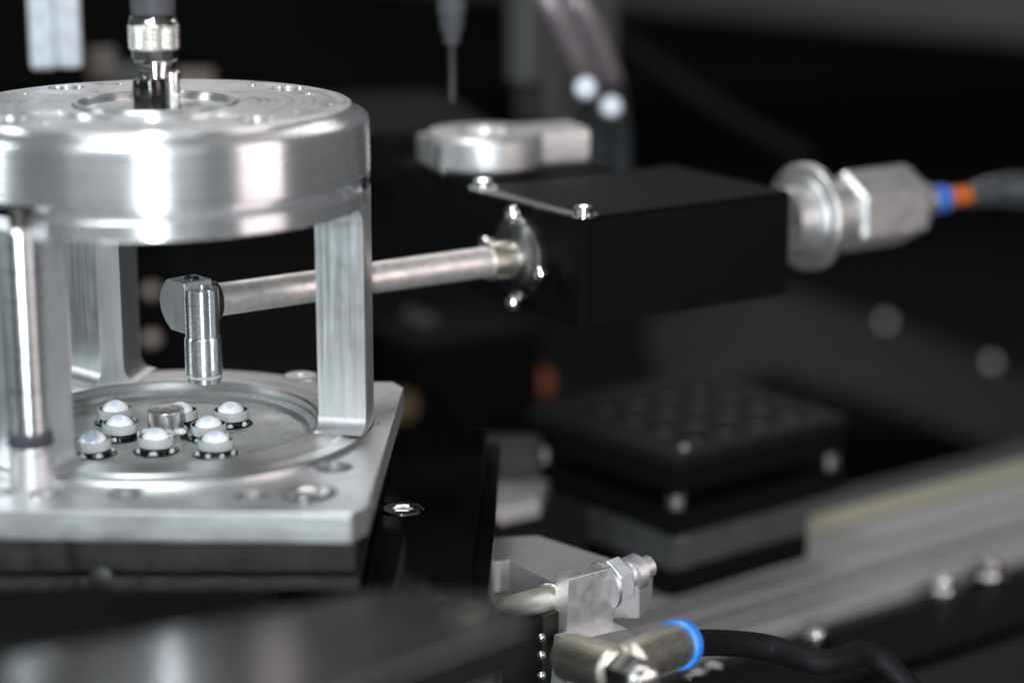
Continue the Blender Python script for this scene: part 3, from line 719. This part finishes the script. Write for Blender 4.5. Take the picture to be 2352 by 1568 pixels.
screw(ts, Ft @ Vector((6.5, 4, -.1)), (0, 0, 1), 1.0, .8, 'steel')
for x, y in ((3, 3), (LX - 3.5, 3), (3, LY - 4), (LX - 4, LY - 4)):
    lathe(bm := BM(), frame(Ft @ Vector((x, y, -13.8))), [(0, 0), (2.6, 0), (2.6, 1.5), (2.1, 1.7), (2.1, 2.1), (2.6, 2.3), (2.6, 3.8), (0, 3.8)], 28, False); obj('standoff', bm, 'chrome', ts)
bm = BM(); box(bm, Ft, 0, LX, 0, LY, -20.5, -13.9, .8); obj('lower_plate', bm, 'black', ts)
bm = BM(); box(bm, Ft, 1.5, 49, 2, 34, -30, -20.6, .5); obj('carrier', bm, 'greyplate', ts)
bm = BM(); box(bm, Ft, 1.2, 48.5, 1.6, 34, -36.8, -30.2, .5); obj('carrier_foot', bm, 'black', ts)
screw(ts, Ft @ Vector((3.5, .9, -21.8)), (0, 0, 1), 1.6, 1.1, 'chrome')

# ================================================================== RAIL
ZR = -76
rl = thing('extrusion_rail', 'long grey aluminium extrusion rail with slots running to the right edge', 'rail', (C0.x, C0.y, ZR))
Fr = frame((C0.x, C0.y, 0), (0, 0, 1), dirv(36.6))
L0, L1 = -52, 330
def bar(y0, y1, z0, z1, mat, name, b_=.4): bm_ = BM(); box(bm_, Fr, L0, L1, y0, y1, z0, z1, b_); obj(name, bm_, mat, rl)
bar(-25, -19.3, ZR - 22, ZR, 'rail', 'near_lip')
bar(-19.1, -17.3, ZR - 22, ZR - 2, 'railslot', 'groove_floor', .1)
bar(-17.1, -13.4, ZR - 22, ZR, 'rail', 'rib')
bar(-13.3, -8.7, ZR - 22, ZR - 3.2, 'railslot', 'slot')
bar(-8.5, 1.0, ZR - 22, ZR, 'rail', 'middle_web')
bar(1.1, 3.2, ZR - 22, ZR - 2, 'railslot', 'groove_floor', .1)
bar(3.3, 15.2, ZR - 22, ZR, 'rail', 'middle_web')
bar(15.3, 18.9, ZR - 22, ZR - 5, 'black', 'slot')
bar(19.1, 27, ZR - 22, ZR + .6, metal('yellowed_extrusion', (.40, .385, .30), .4, .05, (1, 1, 1), 900, metallic=.3), 'far_lip')
bar(27.2, 40, ZR - 22, ZR + .2, 'greyplate', 'far_web')

# lower right black base with bolts
lb = thing('machine_base_block', 'black machine base with scattered silver bolts in the bottom right corner', 'base', onz(2100, 1500, -95))
bm = BM(); box(bm, Fr, -120, 330, -190, -26, ZR - 40, ZR - 3.5, 1); obj('body', bm, 'blackplastic', lb)
bm = BM(); box(bm, Fr, -120, 330, -58, -36, ZR - 3.4, ZR - .4, 1); obj('ridge', bm, 'black', lb)
for x, y, r in ((2165, 1350, 3.0), (2270, 1315, 3.4), (1872, 1478, 2.4), (1640, 1530, 3.2), (1600, 1545, 2.6)):
    q = onz(x, y, ZR - .4); q.z = ZR - (.35 if x > 1700 else 3.4)
    screw(lb, q, (0, 0, 1), r, 3.0, 'chrome', washer=.6, name='bolt')

# ================================================================== BRACKET, SENSOR, ELBOW
br = thing('sheet_bracket', 'bent satin metal bracket holding the chrome plunger and the elbow fitting', 'bracket', at(1320, 1380, 425))
def slab_px(pts, d, thick, slope=0., mat='tin', name='sheet', parent=None, bev=.3):
    """upright slab facing along the machine axis: outline given where it stands at distance d"""
    P0 = at(*pts[0], d); n = mx.copy()
    F_ = frame(P0, -bx2, (0, 0, 1)); inv = F_.inverted(); poly = []
    for (x, y) in pts:
        r = ray(x, y); t = (P0 - CAM).dot(bx2) / r.dot(bx2); q = inv @ (CAM + r * t); poly.append((q.x, q.y))
    bm_ = BM(); prism(bm_, F_, poly, -thick, 0, bev, 2); return obj(name, bm_, mat, parent)
bx2 = Vector((mx.y, -mx.x, 0)) * -1            # faces front right
bx2 = -bx2
slab_px([(1275, 1316), (1378, 1290), (1380, 1420), (1376, 1432), (1272, 1470)], 425, 4, name='tab', parent=br)
slab_px([(1272, 1455), (1400, 1425), (1420, 1440), (1420, 1600), (1262, 1600)], 424, 5, name='plate', parent=br)
bm = BM(); P = at(1262, 1420, 430); box(bm, frame(P, (0, 0, 1), mx), -5, -.5, -4, 9, -30, 3, .4); obj('dark_side', bm, 'darksteel', br)
for x, y in ((1243, 1463), (1243, 1503), (1243, 1550)):
    bmesh.ops.create_icosphere(bm := BM(), subdivisions=3, radius=.9, matrix=Matrix.Translation(at(x, y, 421.5))); obj('rivet', bm, 'zinc', br, sharp=180)

pg = thing('plunger', 'shiny chrome plunger pointing left into the polished plate', 'plunger', at(1200, 1385, 425))
Q1, Q0 = at(1268, 1372, 430), at(1130, 1400, 412); qd = (Q0 - Q1).normalized(); ql = (Q0 - Q1).length
lathe(bm := BM(), frame(Q1, qd), [(0, -1), (2.6, -1), (2.6, .6), (0, .6)], 32, False); obj('washer', bm, 'tin', pg)
lathe(bm := BM(), frame(Q1, qd), [(0, .6), (2.9, .6), (3.05, 1.2), (2.8, 1.5), (3.05, 1.9), (2.8, 2.3), (2.7, 2.6), (1.9, ql * .8), (.9, ql * .95), (0, ql)], 40, False); obj('body', bm, metal('plunger_nickel', (.92, .88, .78), .35, metallic=.8), pg)

nt_ = thing('lock_nut', 'bright zinc lock nut and stud on the right of the bracket tab', 'nut', at(1430, 1330, 440))
Q = at(1384, 1345, 432); nd_ = Vector((mx.x, mx.y, .12)).normalized()
lathe(bm := BM(), frame(Q, nd_), [(0, 0), (5.0, 0), (5.0, 1), (0, 1)], 32, False); obj('washer', bm, 'tin', nt_)
lathe(bm := BM(), frame(Q, nd_), [(0, 1.1), (4.3, 1.1), (4.8, 1.8), (4.8, 4.6), (4.3, 5.2), (0, 5.2)], 6, False); obj('nut', bm, metal('nut_zinc', (.85, .86, .88), .4, metallic=.7), nt_, sharp=20)
lathe(bm := BM(), frame(Q, nd_), [(0, 5.2), (2.8, 5.2), (2.8, 7), (3.6, 7.2), (3.6, 9.5), (2.2, 10), (2.2, 12.5), (0, 12.7)], 32, False); obj('stud', bm, 'tin', nt_)

hb = thing('cross_bar', 'flat grey aluminium bar running from the mirror plate to the bracket', 'bar', at(1200, 1270, 460))
zb = -38.5
poly = [onz(1085, 1260, zb), onz(1150, 1232, zb), onz(1235, 1228, zb), onz(1500, 1312, zb), onz(1470, 1345, zb), onz(1290, 1345, zb), onz(1170, 1285, zb), onz(1085, 1295, zb)]
bm = BM(); prism(bm, Matrix(), [(p.x, p.y) for p in reversed(poly)], zb - 7, zb, .4, 2); obj('bar_body', bm, 'rail', hb)
t = thing('rear_shelf', 'light grey metal shelf between the mirror plate and the black tray', 'shelf', at(1180, 1150, 520))
zb = -55
bm = BM(); prism(bm, Matrix(), [(p.x, p.y) for p in (onz(1100, 1180, zb), onz(1240, 1150, zb), onz(1260, 1100, zb), onz(1100, 1100, zb))], zb - 4, zb, .4, 2); obj('sheet', bm, 'tin', t)
bm = BM(); box(bm, frame(at(1170, 1090, 560), (0, 0, 1), (1, 0, 0)), -9, 8, 0, 4, -2, 10, .4); obj('upstand', bm, 'covergrey', t)

el = thing('elbow_fitting', 'nickel elbow push-in fitting with blue release ring at the bottom of the picture', 'elbow fitting', at(1400, 1500, 400))
E0, E1 = at(1325, 1512, 402), at(1478, 1562, 384); ed = (E1 - E0).normalized(); le = (E1 - E0).length
lathe(bm := BM(), frame(E0, ed), [(0, -2.4), (4.3, -2.4), (4.6, -1.8), (4.6, le * .62), (3.9, le * .66), (0, le * .66)], 48, False); obj('body', bm, 'brass', el)
lathe(bm := BM(), frame(E0, ed), [(0, le * .66), (3.9, le * .66), (4.3, le * .69), (4.3, le * .95), (3.9, le), (0, le)], 6, False); obj('hexagon', bm, 'chrome', el, sharp=20)
lathe(bm := BM(), frame(E0, ed), [(0, le), (2.3, le), (2.3, le + 1.2), (1.9, le + 2), (0, le + 2.2)], 24, False); obj('end_screw', bm, 'chrome', el)
B0, B1 = at(1450, 1520, 392), at(1552, 1482, 408); bd = (B1 - B0).normalized(); lb_ = (B1 - B0).length
lathe(bm := BM(), frame(B0, bd), [(0, -1), (3.6, -1), (3.9, 0), (4.2, lb_ * .5), (4.2, lb_), (0, lb_)], 48, False); obj('branch', bm, 'brass', el)
lathe(bm := BM(), frame(B1, bd), [(3.0, 0), (4.4, 0), (4.75, .3), (4.75, 2.2), (4.4, 2.7), (3.0, 2.7)], 48, False); obj('release_ring', bm, 'blue', el)
H = B1 + bd * 1
bh = thing('black_air_line', 'black air line bending right from the blue release ring', 'air line', H)
tube(bm := BM(), [H, at(1640, 1475, 425), at(1760, 1485, 435), at(1890, 1520, 430), at(1990, 1500, 440), at(2070, 1560, 440), at(2120, 1640, 440), at(2150, 1800, 445), at(2160, 2050, 450)], 2.6, 24); obj('tube_wall', bm, 'rubberblack', bh)
